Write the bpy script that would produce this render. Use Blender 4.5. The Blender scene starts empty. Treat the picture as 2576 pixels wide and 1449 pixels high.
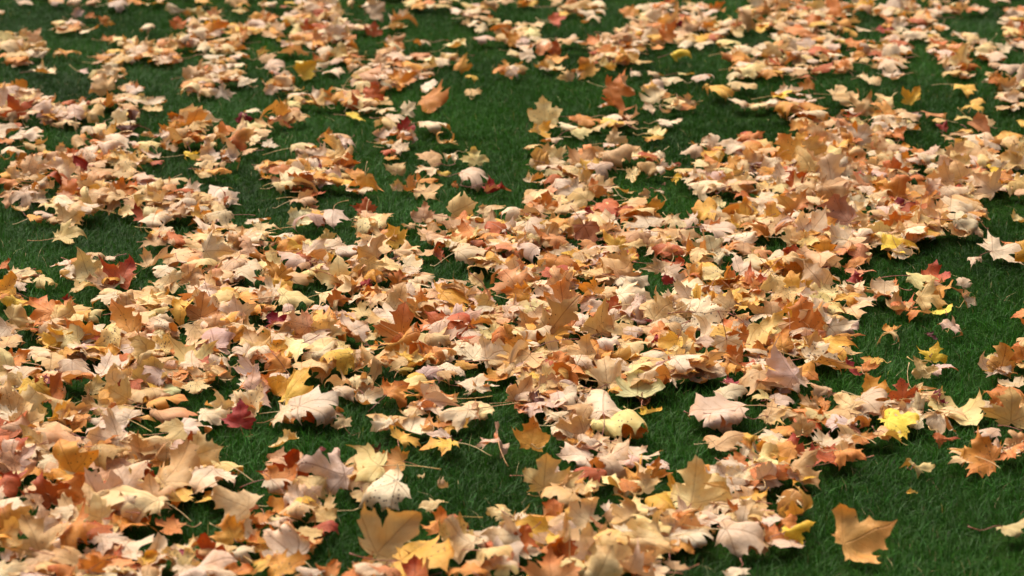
import bpy, math, random
import numpy as np
from mathutils import Vector
from mathutils.geometry import delaunay_2d_cdt

R = math.radians
sc = bpy.context.scene
col = sc.collection

# ------------------------------------------------------------------ camera
CAM_H, PITCH, FP = 1.78, R(16.5), 6094.0        # eye height, downward tilt, focal length in 2576-px units
cam_d = bpy.data.cameras.new('camera')
cam = bpy.data.objects.new('camera', cam_d)
col.objects.link(cam)
cam.location = (0, 0, CAM_H)
cam.rotation_euler = (R(90) - PITCH, 0, 0)
cam_d.sensor_width = 36
cam_d.lens = 36 * FP / 2576
cam_d.clip_start, cam_d.clip_end = 0.05, 3000
cam_d.dof.use_dof = True
cam_d.dof.focus_distance = 5.9
cam_d.dof.aperture_fstop = 4.7
sc.camera = cam

# ------------------------------------------------------------------ sky, sun, exposure (bright overcast)
world = bpy.data.worlds.new('World')
sc.world = world
world.use_nodes = True
wn = world.node_tree
sky = wn.nodes.new('ShaderNodeTexSky')
sky.sky_type = 'NISHITA'
sky.sun_disc = False
sky.sun_elevation = R(58)
sky.sun_rotation = R(-35)
sky.air_density, sky.dust_density, sky.ozone_density = 0.4, 10.0, 0.0
bg = wn.nodes['Background']
bg.inputs['Strength'].default_value = 0.115
wn.links.new(sky.outputs[0], bg.inputs[0])
sun_d = bpy.data.lights.new('sun', 'SUN')
sun = bpy.data.objects.new('sun', sun_d)
col.objects.link(sun)
sun.location = (-3, 5, 9)
sun_d.energy = 1.1
sun_d.angle = R(50)
sun_d.color = (1.0, 0.95, 0.83)
# light comes from behind the leaves and a little from the left, high up
se, sa = R(58), R(-35)
sdir = Vector((math.sin(sa) * math.cos(se), math.cos(sa) * math.cos(se), math.sin(se)))
sun.rotation_euler = sdir.to_track_quat('Z', 'Y').to_euler()
vs = sc.view_settings
vs.view_transform, vs.look, vs.gamma, vs.exposure = 'Standard', 'None', 1.0, 0.82
vs.use_curve_mapping = False

rng = np.random.default_rng(11)
random.seed(11)
CP, SP = math.cos(PITCH), math.sin(PITCH)

def unproject(px, py, z=0.03):
    """point on the level z seen at a place of the photograph"""
    a, b = (px - 1288) / FP, -(py - 724.5) / FP
    d = np.array((a, CP + b * SP, -SP + b * CP))
    t = (z - CAM_H) / d[2]
    return np.array((0, 0, CAM_H)) + t * d

def project(p):
    p = np.atleast_2d(p)
    dz = p[:, 2] - CAM_H
    depth = p[:, 1] * CP - dz * SP
    up = p[:, 1] * SP + dz * CP
    return 1288 + FP * p[:, 0] / depth, 724.5 - FP * up / depth, depth

# ------------------------------------------------------------------ where the leaves lie: '#' drift, '+' scattered, '.' open grass
COVER = {
(0,0): '''.+.+++++++.+##++
++.###++...#####
###...+#########
###+#######++##+
.+++.+##..++###+
##++..###..####+
##########++#+.#
######+##.####+#
###.+###########''',
(1,0): '''#+###+++.++.###+
#########+++####
+#####+.#+++++##
#+.##########+++
+#+#++#####++#+#
###++####+#+.+++
++######.+++.+..
###+.+++#+......
##++##+########+''',
(2,0): '''+++###+######+##
##++..+#########
##############++
#+#++###+#+++###
#+#+##+++++..###
+..+.+++##+++#+.
.++..+#++##+++##
+#++####++....++
+###++#+++.+####''',
(3,0): '''##############+#
######+####+++##
#####+##########
#########+#####+
#####++##.+##+##
+.#..+++......##
###++#+##+.+++##
.########+#+##++
+########++#####''',
(0,1): '''#+########+#####
##########++###+
############++++
###############.
++####+.######+#
...+++..+##+####
....+...+#######
++.######.######
###+####+#######''',
(1,1): '''+.#######+++#+++
######++#+##++++
########+##++###
+++#.+++.++.+.+#
#.######++######
###++.+#########
########+#######
###########++###
###+#######++###''',
(2,1): '''###+######+#####
++####+#########
.######+++######
+#######+#.+#+##
######+#########
###########+####
########+#######
#######+######+#
#######++#######''',
(3,1): '''################
################
################
#############+##
##############..
#############+..
+#########...+##
####+#+...+.++..
########+##++...''',
(0,2): '''##+#+######+####
######+#########
#+##############
#+##############
################
################
#############++#
########+###++##
#########++##+##''',
(1,2): '''###++###########
##+#############
################
################
################
######+++#######
##+++#######+##+
#####+++.#####+.
#+..++.#######..''',
(2,2): '''########++######
################
################
################
################
################
#####+####+++##+
#######+++.++#++
##+#####+..###+#''',
(3,2): '''############+...
######+...+.....
#####+.++..+...+
#####+++.++..+##
######+..+#+.###
##+++#+++#++.+##
#+##++#####+##+#
################
###########+.+++''',
(0,3): '''#############...
##############..
#######+######+.
###############+
############+##+
###########+.###
########++######
################
################''',
(1,3): '''++#....+###+++##
####++#++..+.+++
#########++.....
#####+###++.....
####+.+++.#+..+#
####+..######++#
####+..#########
###+.+##########
##+#############''',
(2,3): '''##+#####+...+###
.+##+#####+++###
.####+##########
+###############
++#+++##########
###+############
################
##########++.+#+
#+########+..++.''',
(3,3): '''########+.++####
#####++.++.#####
###+....++......
##+.....++......
###...++........
###.+###......##
###.+###......##
#++.###.......+#
................''',
}
GRID = [''.join(COVER[(c, r)].split('\n')[k] for c in range(4)) for r in range(4) for k in range(9)]

def cover_at(px, py):
    i, j = int(py // 40.25), int(px // 40.25)
    if 0 <= i < 36 and 0 <= j < 64:
        return GRID[i][j]
    return None

# ------------------------------------------------------------------ the leaves one can pick out, by sixteenths of the view:
# x y width colour pose direction-of-tip [; short name of a landmark leaf | its label]
LEAVES = {
(0,3): '''
250 130 290 pe T 90
600 150 470 pe A 170
960 100 300 ta D -
1220 190 280 pe T 280
760 310 480 oy S 110
500 310 250 cr F -
190 260 370 cr D -
1000 260 250 py F -
1520 200 400 pe W -
1720 340 560 ta T 60
1930 140 330 do S 120
2060 220 400 pe S 20
2300 390 330 py D -
2110 480 540 cr D 250 ; dark-veined whitish leaf | whitish domed maple leaf with dark veins and a long trailing stalk
2160 650 370 ye F -
1330 460 380 ps F -
820 620 480 or S 100
450 590 250 pe T -
300 690 270 pe T -
60 480 200 or D -
1750 630 400 ye C 180
1330 770 700 py D 170
1300 920 420 or T 40
1720 930 300 or C -
780 920 440 or T -
480 870 200 cr S 90
380 1080 620 ta S 120
1080 1120 450 pk D -
1280 1230 240 cr F -
1690 1100 480 cr R 10
1560 1250 360 ye C 20
1810 1250 320 cm F - ; crimson-edged leaf | crimson maple leaf poking out from under a curled cream one
2290 990 400 oy S 115 ; red-tipped orange leaf | upright glowing orange maple leaf with red-edged tips
2200 1210 470 pe D -
2440 1250 260 cr R 40
2100 1370 580 cr A 10
2430 1360 330 or T 60
960 1340 230 or S 95
150 1220 260 pk R 40
480 1370 280 pe D -
700 1300 300 ta T -
200 1400 260 py F -
2390 690 330 or C 180
2510 750 200 re V 60 ; folded red leaf | red folded leaf half hidden beneath an orange one
1180 1400 260 ta F -
620 1420 260 or D -''',
(1,3): '''
265 60 290 py C 200 ; small pale star leaf | small pale yellow star-shaped leaf with a stalk lying alone on grass
290 370 600 do S 95 ; spotted rust leaf | upright rust-orange maple leaf with brown spots and a tall central lobe
470 260 200 cr F -
700 400 580 pk S 160 ; pinkish grey fan leaf | large pinkish grey maple leaf standing like a fan beside the rust-orange one
1110 320 540 py F 185 ; pale yellow flat leaf | flat pale yellow maple leaf with a thin stalk on open grass
1300 560 540 cs D 190 ; spotted cream leaf | cream maple leaf with dark specks drooping over the grass
1110 640 230 pe F -
330 660 420 cr W -
660 690 320 ta V 150
660 830 320 ta F -
1850 140 430 ys F 180 ; black-spotted yellow leaf | flat yellow maple leaf with black spots lying on the grass
1500 60 320 ye T 80 ; plain yellow leaf | clear golden yellow leaf leaning against a pale curled one
1840 20 240 pk F -
2370 80 360 pk A 90 ; arched grey-pink leaf | grey-pink arched leaf with drooping lobes on open grass
1340 1020 640 pe S 65 ; big peach leaf | big upright peach leaf with long side lobe beside bare grass
1850 890 430 or S 90 ; orange crown leaf | orange maple leaf standing behind the whitish crumpled leaf
1790 740 250 py T 80
2100 1080 560 cr W -
1700 1180 320 cr D -
1650 1340 720 ye F 350 ; butter yellow leaf | broad butter yellow leaf lying across the front of a drift
2540 820 440 pe T 100
2430 1060 320 do T -
2400 1290 380 py A 320
290 1150 500 cr T 130
530 1090 220 or C -
680 990 260 do F 0
80 1340 240 ye T -
540 1400 240 cr D -
730 1370 150 or S 90
1150 1400 340 cr D -
2130 1420 450 or D -
660 170 90 cm x -
1660 430 80 py x -
1180 180 150 br x -
1880 500 110 ta x -''',
(2,3): '''
190 10 390 oy S 85 ; two-pronged golden leaf | golden leaf with two upright prongs standing alone on the grass
730 130 450 pk A 90 ; drooping mauve leaf | mauve-grey leaf with toothed lobes drooping onto the grass
420 430 620 py S 85 ; pale lemon leaf | pale lemon and peach maple leaf standing with lobes spread
750 580 290 py T 270
1000 310 350 pk R 340
1320 470 420 pe S 90 ; two-horned peach leaf | peach maple leaf standing with two tall horn-like lobes
1060 530 330 py T 140
1590 560 210 ye S 100
1480 340 200 or S 90
1900 560 620 py S 75 ; broad golden leaf | broad pale golden maple leaf standing in a drift with upright lobes
2290 430 200 cr T -
2400 590 360 ye C 10
1050 790 330 cr T 20
420 790 160 or U 90 ; rolled orange leaf | orange leaf rolled upright like a quill
580 830 100 ye S 90
90 850 240 pe F -
150 1080 320 do T -
700 1030 700 pe T 30
1380 990 480 py T 110
1770 920 430 oy W 10
2050 860 330 cr D -
2310 1090 540 cr D 350
1390 1260 500 pe A 320
900 1310 480 py S 75
390 1200 260 or D -
1310 1410 320 or D -
330 1420 300 ye F -
620 1380 240 py D -
2260 1430 230 cr D - ; lone cream leaf | pale cream domed leaf alone on bare grass beside the front drift
1050 1040 130 cm x -
2430 840 320 ta W -
1850 1070 350 cr D -
2250 290 220 or C 180
2350 170 210 cr T 250
2510 150 200 pe T 90
1640 1330 200 ta F -''',
(3,3): '''
250 130 250 do S 90 ; rust blade leaf | deep rust leaf standing on edge among peach leaves
640 80 430 cr F 20
960 110 240 or T 280
1270 50 280 py F -
600 250 400 do F -
820 280 330 or A 330
330 370 420 ta V 320
180 470 420 pk R 320
1500 370 240 py W 60 ; round pale yellow leaf | small round pale yellow leaf cupped alone on the grass
1450 590 110 ye x -
280 700 350 py W -
290 1020 380 yb A 20 ; bright yellow arched leaf | bright yellow arched leaf with hanging lobes at a drift's edge
60 1020 240 or T -
970 1020 640 or2 Q 20 ; lone orange leaf | orange leaf with curled edges and a dark blotch alone on grass
2470 970 420 py D 20 ; pale leaf with drooping stalk | pale cream-yellow frilled leaf with bent stalk on bare grass
2080 200 520 or T 150
2230 140 250 py T 90
2330 160 180 pk R 100
2480 200 320 or T 270
1800 90 260 do R 320
2540 110 200 ta S 80''',
(3,2): '''
800 140 340 oy T 280 ; tall amber leaf | amber maple leaf hanging down the end of the biggest drift
600 170 420 ps F 10
340 300 470 or S 95 ; orange leaf with crimson tip | upright orange maple leaf with a crimson central tip
700 330 260 pe T 330
820 410 200 pk R 20
130 560 300 oy S 90
270 810 480 oy T 300 ; golden drift-end leaf | large golden orange leaf with red fringe at the drift's end
740 600 420 ps F 350
620 700 520 cs F 10 ; tattered white leaf | tattered whitish maple leaf peppered with dark specks
1200 530 210 pe R 260 ; curled leaf with red point | small peach curled leaf ending in a dark red point on grass
1250 400 210 or C 20
870 790 200 re T 100
990 790 220 or T 60
1050 740 170 ys F -
1340 120 300 pe R 10
1650 80 340 pe T 350
1960 90 260 pk W - ; crumpled grey leaf | crumpled grey-pink dry leaf by itself on the lawn
1740 220 170 yb F -
1830 390 170 cr T 60 ; small white leaf | small whitish folded leaf standing alone on dark grass
1640 470 140 br R 320 ; small brown roll | small dark brown rolled leaf scrap on dark grass
1650 650 270 yb S 70 ; yellow winged leaf | golden yellow leaf with two raised wings above a peach leaf
1580 800 180 pe S 85
1760 840 310 pk F 340 ; lavender star leaf | lavender-grey star-shaped leaf lying flat on the grass
2330 730 400 og S 75 ; veined bronze leaf | bronze-yellow maple leaf standing upright with dark branching veins
2530 640 220 or S 90
1090 1040 280 oy S 95 ; tall peach-gold leaf | tall peach-gold maple leaf with narrow lobes pointing up
1350 1040 340 do S 90 ; amber leaf with red horns | dark amber maple leaf with two red horn-like tips
1700 1080 240 cm V 330 ; wine red leaf | wine red folded leaf behind a wide cream-yellow one
1880 1180 800 py C 30 ; wide cream-yellow leaf | very wide cream-yellow cupped maple leaf with pointed corners
2340 1150 270 or T 60
2490 1140 180 ta R 110
520 1050 270 pe R 130
820 1180 350 pe T 120
110 1070 310 cr D 20
100 1300 300 pe T -
620 1290 340 or C 40
1310 1370 410 yb F 10 ; lemon yellow leaf | lemon yellow smooth leaf in front of the wide cream-yellow leaf
900 1370 280 cr R 100
350 1370 220 ta S 90
1760 1370 220 pk W -
450 560 200 ta D -''',
(2,2): '''
490 80 430 og S 95 ; veined tan leaf | tan-orange maple leaf standing upright with fine dark veins
880 60 220 cr T -
1220 100 420 cr T 350
1560 80 270 pe T 100
1700 60 70 re x -
1900 60 300 py D -
2130 90 280 oy T -
2400 60 290 pe T 80
230 240 250 py D 200
350 270 190 do T -
480 240 120 re S 80
1010 160 190 do S 80 ; rust spike leaf | rust leaf with a black spot rising as a spike from the drift
600 340 140 or S 95
850 300 360 pe S 85
1250 300 360 pk D 270
1990 250 440 cs F 10 ; grey-white veined leaf | grey-white maple leaf with fine dark veins spread flat on the drift
1690 230 300 pe S 80
1370 330 100 re x 90
370 520 560 oy F 20 ; golden speckled leaf | broad golden orange maple leaf with speckles along its edge
950 590 300 cr R 20
1230 630 350 py D 10
1490 530 90 re S 85
700 620 330 pe S 95
440 730 180 or T 80
720 760 340 cr D -
930 850 340 pe S 100
1110 780 330 cr D -
1390 780 280 pk T 80
1290 960 500 gy C 90 ; khaki crumpled leaf | khaki-green crumpled leaf with frilled raised rim at drift's front
1780 790 460 py T 20
1800 910 400 cr D 350
2160 610 320 cr S 270 ; hanging peach-cream leaf | cream leaf with curved veins hanging with its tip downward
2330 740 310 do T 60 ; deep rust leaf | large deep rust maple leaf tucked under yellow ones
2500 620 240 or T 80
2230 940 270 cm C 20 ; crimson drift-edge leaf | crimson cupped leaf lying where the drift meets the grass
2470 870 170 py S 75
200 910 310 ys T 60
540 890 400 or D 10
700 1020 220 pe C 30
260 1100 220 br R 330
490 1130 330 cr D 270
130 1100 200 cr F -
880 1220 600 cr A 90 ; winged cream leaf | cream leaf spread like wings with its stalk pointing down
1390 1230 230 yb C 30 ; small vivid yellow leaf | small vivid yellow leaf on grass below the khaki crumpled leaf
1340 1110 130 br R 60
370 1290 110 cr x -
2200 1090 350 cr A 40
2080 1260 620 cr D 170
2120 1360 440 cr D -
660 1400 290 pe D 10
1080 1390 560 py D 350
2530 1120 170 py T 90
1600 420 260 pe D -''',
(1,2): '''
60 80 220 pe S 90
230 40 190 ye F -
400 120 370 py D 10
330 220 130 pk R 100
200 320 260 cm T 120 ; dark crimson leaf | dark crimson maple leaf leaning among peach and orange leaves
770 50 400 py F 10
840 90 160 or S 95
700 400 460 pe S 80
1000 410 330 cr T 60
1140 80 270 or T 100
1420 380 500 or S 85 ; toothed orange leaf | orange maple leaf with a row of raised teeth beside open grass
1480 120 290 ta A 90
1700 60 260 ta D -
1740 200 350 pe D -
2000 70 460 oy F 10
2050 210 240 ye T 60
2120 290 340 pk F 20 ; peeling lavender leaf | whitish lavender leaf with a peeling surface on the drift
1840 370 330 cr D 270
1470 520 280 cr D 10
250 500 300 cr D -
600 550 380 cr D 340
370 630 350 py F 200
880 680 340 ps T 100 ; speckled pale leaf | pale yellow leaf thickly speckled with brown dots
1310 730 310 oy T 250
560 800 460 ta D 30
200 770 330 or T -
1500 690 150 ye T -
1680 640 150 re C 330 ; dark red curl | dark red curled leaf scrap in the middle of the drift
1870 700 260 or W -
2270 680 580 cr T 60 ; cream leaf with upright stalk | large cream leaf leaning with its long pale stalk crossing grass
2440 770 300 pe D -
1750 880 340 pk D 60
1500 850 150 ol R 20 ; olive curl | small olive-brown curled leaf at the edge of the drift
1600 970 280 py D 20
1380 1050 330 or T 40 ; smooth orange leaf | smooth amber orange leaf with blades of grass before it
430 950 410 ye T 30
100 960 260 or T 120
860 920 340 pe W 190
1130 1050 190 cr R 280
1060 960 120 pe S 80
900 1070 270 cr D 10
1820 1110 520 pk W 30 ; humped pinkish leaf | pinkish cream humped leaf with ragged holes on the grass
1580 1240 240 py F -
1820 1330 340 or C 0
2040 1310 400 cr D 200
2290 1250 180 py D -
2200 960 360 cr D -
600 1200 640 cr D 20 ; cream leaf with curved stalk | cream domed leaf with a long pale curved stalk over the grass
320 1250 360 cr D 330
760 1330 190 cr D 270
860 1350 150 ta T -
1300 1350 300 cr T 130
1650 540 260 py D -''',
(0,2): '''
100 80 240 oy D -
430 230 430 or T 130
700 180 280 or T 80
670 100 140 re x 90
190 290 300 pe W -
540 420 340 pe T 300
930 290 260 py T 30
1070 110 330 cr F 200
1270 140 190 ta S 90
1510 160 250 pe T 170
1770 120 160 py F -
2000 190 390 og S 85 ; brown veined leaf | brown-orange upright maple leaf with dark veins and a blue-black blot
1240 340 360 oy S 115 ; amber pointed leaf | amber upright leaf with a long point beside a patch of grass
1590 270 280 py R 10
1620 340 290 cr R 20
2170 330 250 ta S 80
2360 270 280 ye F -
1450 510 190 ta U 100 ; tall folded tan leaf | tall tan leaf folded lengthwise and standing on end
1040 650 330 ye S 105 ; three-pronged yellow leaf | golden yellow leaf with three raised prongs behind a pinkish curl
1140 790 460 cr C 20 ; purple-tipped cream leaf | pinkish cream leaf curling up to a purple tip
780 490 280 cs D -
1200 500 390 cr D 10
490 530 240 ye F -
1650 570 290 ps T 60
1510 840 370 pe S 90 ; peach star leaf | peach star-shaped leaf facing out with its stalk hanging down
2030 730 330 do C 60
1750 780 320 pe R 350
1970 1000 350 ps F 270 ; yellow leaf with dark stalk | pale yellow speckled leaf with dark stalk and radiating veins
1690 1040 300 gy D -
440 680 360 cr D 10
680 700 250 oy T -
150 720 320 or T -
400 840 250 or C 0
510 910 160 cm F 30 ; pinkish red scrap leaf | small pinkish red leaf resting on top of tan leaves
190 950 250 pe T -
750 970 110 re x -
980 970 200 pe S 60
300 1140 380 py S 60
880 1100 150 ta U 90
1400 1110 270 ps F -
1680 1180 440 oy D 10
1200 1330 520 pk T 150 ; large pinkish cream leaf | large pinkish cream maple leaf with fine curved veins on the drift
1040 1200 240 pe S 80
1750 1310 520 pe D 10
2210 1130 170 py S 100
2390 1260 390 re S 90 ; red maple leaf | red maple leaf with a pointed crimson crown over a cream leaf
2180 1280 400 cr D 10
1950 1420 380 cr D 20
560 1390 200 ol T 90
620 1230 220 ye S 80
170 1370 360 ta D -
2480 960 220 or T -
2220 900 270 pe W -
2430 470 270 oy S 60
2450 640 290 cr D -
230 1320 220 cr F -''',
(0,1): '''
1420 150 250 pe S 85
1750 400 330 ta D 270
1510 680 400 do C 80 ; hollow rust leaf | hollow rust-brown leaf cupped behind a cream one
1570 780 330 cr D 270
1850 560 100 pe U 80
1820 680 210 ta S 90
2030 660 230 ye T 30
2230 520 410 cr D 10
560 660 340 py F 200 ; yellow leaf at drift tip | pale yellow lobed leaf lying where a drift gives way to grass
880 680 300 cr D -
1120 570 340 pe D 340
100 560 260 ta T 270
700 880 350 py T 10 ; lone pale yellow leaf | pale yellow leaf with raised lobe and stalk alone on wide grass
820 1220 430 py S 120 ; pale yellow star leaf | pale yellow maple leaf standing with a long thin tip
620 1200 240 cr F 170
1180 1280 390 do S 75 ; rust leaf with red crown | rust-orange maple leaf with three red points beside a yellow star
930 1160 260 ta D -
1100 1150 150 cr F -
1860 1310 390 og S 100 ; gold leaf with brown veins | gold-tan maple leaf standing with branching brown veins
1560 1130 410 pe T 40
2230 1230 360 ta T 30
230 1310 370 ps F 30
450 1400 260 pe D 340
150 1430 270 cr D -
30 1210 100 or T -
1650 930 110 re R 80
1790 950 270 do F 20
2050 250 230 pe T -
1920 150 180 yb T -
2270 110 140 or S 90
420 290 200 cr T -
270 420 150 py F -
810 200 210 re W - ; red curled leaf | red curled leaf among tan leaves in a drift
2100 900 260 py T 90
60 420 260 or T -
1300 420 260 or T 50
1000 330 300 ta D -
700 540 260 ta D -''',
(1,1): '''
520 80 310 cr D 10
580 210 190 cm W 90 ; purple crumpled leaf | dark purple crumpled leaf between tan and orange leaves
950 160 200 or S 95 ; tall orange leaf | tall orange leaf standing on edge above a bright orange pair
1000 310 230 or T 150
1150 390 290 oy S 260
820 330 140 do T -
690 360 230 do F 10
380 350 360 cr D 350
110 300 130 ye R 60
300 460 310 py R 345
500 430 210 ta D -
1390 250 240 ta S 85 ; antler-shaped tan leaf | tan leaf with antler-like raised lobes by itself on grass
1560 380 200 cr W -
1430 410 110 pe S 90
1720 280 250 cr D 200
1890 290 130 ye T -
1700 470 380 pe F 20 ; peach leaf with hooked lobe | peach flat leaf with a hooked lobe on open grass
1740 150 280 ta D 60
1960 140 160 cr W -
2190 140 310 py S 100 ; bleached star leaf | bleached yellow star leaf standing low on the grass
2190 360 320 cr D 10 ; white arched strip leaf | white arched leaf with crinkled lower edge on grass
2420 400 310 re V 30 ; crimson-lined leaf | tan leaf folded open to show a crimson inside
2000 420 100 or x -
470 600 300 ta D 20
460 730 310 cr T 60
820 760 310 pk D 270 ; drooping dusty pink leaf | dusty pink domed leaf with lobes bent into the grass
1080 640 290 do S 80
1180 760 410 py F 20 ; pale leaf with long point | pale yellow leaf drawn out to one long point on grass
1680 690 250 ta S 85 ; tan crown leaf | tan leaf standing like a crown with three points
2020 650 120 cr T 60 ; tiny white leaf | tiny white leaf scrap standing on open grass
2360 690 310 pe W -
1740 790 290 cr F 20
1530 830 150 ta T -
2060 780 220 ye S 100
2180 800 330 cr D 10
1370 930 310 ye S 110 ; yellow leaf with raised arm | golden yellow leaf with one raised arm at a drift's rim
1150 930 300 ta D 170
730 910 120 pe S 90
890 1090 320 cr D 30
1370 1230 410 py F 30 ; smooth lemon-cream leaf | smooth lemon-cream leaf spread flat with red-tinged neighbours
900 1340 380 py F 20
1650 1310 310 pe F 10
1440 1330 210 or S 70
1100 1410 120 re S 80
250 1290 360 og S 60 ; olive gold leaf | olive-gold spotted leaf standing beside a folded tan one
240 1410 250 ye T -
650 1230 270 ta V 140
2040 1000 310 ps T 110
2150 1120 390 cr D 20
1930 970 120 re x -
1780 930 290 pe D 30
2560 1310 440 sa S 120 ; salmon leaf | large salmon-orange maple leaf facing out with dark specks
80 1110 200 or S 90
2280 1390 290 pe T 60
1990 1410 310 ta D -
2410 980 190 or C -
400 1000 260 ye T -
1500 1060 300 pe D -
600 1000 240 oy D -''',
(2,1): '''
350 80 220 pe S 70
740 100 170 or S 60
1000 20 220 cr D 10
1080 150 520 pe R 8 ; long rolled leaf | long peach leaf rolled into a tube on the drift's rim
220 320 230 cr R 50 ; pale rolled leaf | pale rolled leaf pointing away from an orange group onto grass
1400 260 360 pe D -
1670 340 150 yb W - ; bright yellow curl | bright yellow and orange curled leaf at the big drift's edge
1660 220 100 cm x -
1960 470 400 cr D 330 ; ribbed cream leaf | ribbed cream leaf with toothed end lying over grass
560 400 150 pk R 130
840 440 240 or S 85
1130 460 270 py F 20
1340 490 110 ta T -
1480 490 110 cr D -
1010 630 390 py F 10 ; lemon leaf with curled edge | pale lemon leaf with a brown curled edge by bare grass
330 570 270 or S 80
680 570 300 pe T 120
260 740 310 or F 60
780 680 110 re S 80
1440 580 240 cr C 0 ; curled ribbon leaf | cream ribbon-like curled leaf with frilled rim
1280 700 410 py D 20
1950 690 300 ye T 150 ; golden leaf at gap | golden yellow leaf bridging a gap of grass between drifts
2370 650 240 ye S 90
740 930 290 br2 S 290 ; brown folded leaf | brown-orange leaf with dark fan veins hanging tip downward
1050 1000 270 ye S 60
750 1130 390 oy F 30 ; red-fringed yellow leaf | bright yellow leaf with red fringe lying flat on the drift
1170 1120 220 ys T 60
1440 1210 340 ta S 110 ; tan forked leaf | tan forked leaf in front of an orange and red one
1570 1070 340 do T 100 ; orange leaf with red wings | orange leaf with two raised red wings
1130 1230 270 ye F -
1320 930 150 cr T -
1500 970 220 ta R 350
2050 900 410 cr D 10
1980 990 280 cr T 60
2160 1050 280 or T -
1930 1130 270 pe T 250
1780 1290 240 or F 300
2100 1340 390 py F 350 ; cream leaf with hole | cream-yellow leaf with a torn hole and raised corners
2400 1240 390 cr T 40
1570 1360 100 re S 100
470 1380 300 pe S 110
1200 1400 380 cr D 350
140 1050 220 pe W -
380 890 260 pk D 40
1500 760 260 pe W -
1000 820 300 pe R 10
2300 450 300 ta D 20
2050 200 280 or T -''',
(3,1): '''
900 170 260 or T -
640 270 310 cr S 100
970 370 250 sa T 60
1270 430 310 or S 80
650 470 400 ta W -
1390 240 130 pe S 90
1880 300 200 ol S 85 ; yellow-green leaf | yellow-green upright leaf beside a red and orange mottled one
1850 490 460 sr F 340 ; mottled red leaf | leaf mottled red, orange and yellow at the edge of the big drift
2300 240 220 yb T 20
2110 520 270 pe T 260
700 690 440 mv S 110 ; mauve-tan horned leaf | mauve-tan leaf with one tall horn rising from pale leaves
470 580 310 py D 60
1340 620 300 cm S 95 ; purple spike leaf | purple-red leaf with three sharp spikes in a pale drift
1240 780 240 or S 90
560 800 90 ta U 85
240 930 280 pe S 100
570 1020 210 oy S 90
840 1050 390 sa F 10 ; flat salmon leaf | smooth flat salmon leaf shading to yellow near bare grass
400 1060 250 ye F 200
960 920 210 or D 20
1340 1030 420 yb F 10
1350 1080 310 cr W 300 ; crumpled white leaf | crumpled white leaf lying across a bright yellow one
1490 930 280 cr A 300
1900 670 340 cr D 10
1950 800 450 cr D 20 ; dull white drift-end leaf | dull white long leaf where the big drift ends in grass
1640 760 310 pe T 80
2520 720 170 py T 200
2340 1040 480 cr F 20 ; lone white-cream leaf | cream leaf with a red tip alone on wide grass
1690 1290 290 sr C 10 ; lone red-orange leaf | red-orange leaf with a raised spike alone on grass
2080 1210 150 cr R 340 ; tiny arched leaf | tiny whitish arched leaf scrap on wide grass
1970 1400 150 cr T 50 ; tiny folded leaf | tiny cream folded scrap on grass close to the red-orange leaf
1560 1400 340 py D 350
880 1200 280 or T 100 ; spotted amber leaf | amber leaf with dark spots standing between two drifts
870 1340 180 re S 95
250 1230 410 pe W 30
1200 1410 220 or C -
560 1250 160 cm F -
350 420 300 pe T 40
1040 480 300 cr D -
1900 150 300 pe T -
200 300 280 or D -
1500 150 300 cr D -''',
(0,0): '''
250 40 190 pk F 340
580 40 150 pk D -
750 30 160 ta D -
950 25 170 ta D 10
1180 80 330 pk D 15
780 130 140 pk S 90
910 150 150 or T 70
1070 210 200 or S 60
600 240 160 py D -
700 285 280 pe F 10
890 290 210 cr F 10
340 370 190 ta S 60
360 520 190 cr D 20
100 490 210 py T -
600 560 120 pe R 120
430 660 290 cr C 20
830 710 150 pk F -
1310 600 190 cr D 30
1570 590 180 cr F -
1790 100 270 cr R 10
1790 230 180 or S 100
2130 240 190 ye T 30
2410 100 160 py T -
1480 310 150 cr D 40
1090 380 140 or T 50
1050 850 300 pe S 120
1190 760 190 pe R 30
1370 860 180 re V 30
830 1030 180 do S 90
730 1130 270 pk D -
940 1140 240 pe R 20
160 1000 140 ta S 80
1280 1280 240 br W 90 ; dried brown clump | dark brown shrivelled leaf clump sticking up out of a drift
1330 1170 140 br V 120
1960 1160 560 cr R 25 ; long cream roll | long cream leaf rolled lengthwise beside the shrivelled brown clump
2450 1190 210 cm S 90
1700 1290 210 or S 80
420 1200 190 cr D -
1960 690 210 ta T 60
2150 590 260 cr D 10
2410 580 210 cr D 10
2490 830 210 cr T -
450 1000 220 or T -
2000 900 250 ta T -''',
(1,0): '''
1190 70 230 pk S 40
1650 70 210 ye F 10
560 110 210 cr T -
780 110 240 pe T -
520 260 180 do S 90
1170 290 210 do S 70
1390 430 230 ta W -
1670 430 170 cr D 10
1480 190 430 cr R 355
1430 260 210 py F -
2000 430 240 py C 10
370 510 320 or F 10
120 590 200 ta D 20
180 670 230 cr D 10
600 670 340 cr D 15
780 735 230 cr F 5
980 690 160 ta A -
2080 640 200 oy S 70
1460 800 330 oy T 20
1780 960 420 or F 340
1100 830 390 ta R 15
1190 930 230 do S 80
2180 930 200 pe F 60
650 970 310 cr W -
260 1080 200 oy S 70
360 890 250 py T -
300 780 180 cr R 120
1060 1050 460 py D 5
1000 1170 210 yb F 350 ; small yellow leaf | small yellow leaf lying alone in a wide gap of grass
1310 1120 230 cr D 350
1530 1110 180 cr T 40
1450 1190 320 cr F 5
2560 670 250 or S 95 ; tall lone orange leaf | tall orange leaf standing upright above a flat cream leaf
1510 1260 190 re S 90 ; dark red leaf | dark red leaf standing behind a row of cream leaves
1790 1290 340 cr D 10
710 1330 110 or S 90
1700 700 260 pe T -
900 480 300 pe D -''',
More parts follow.
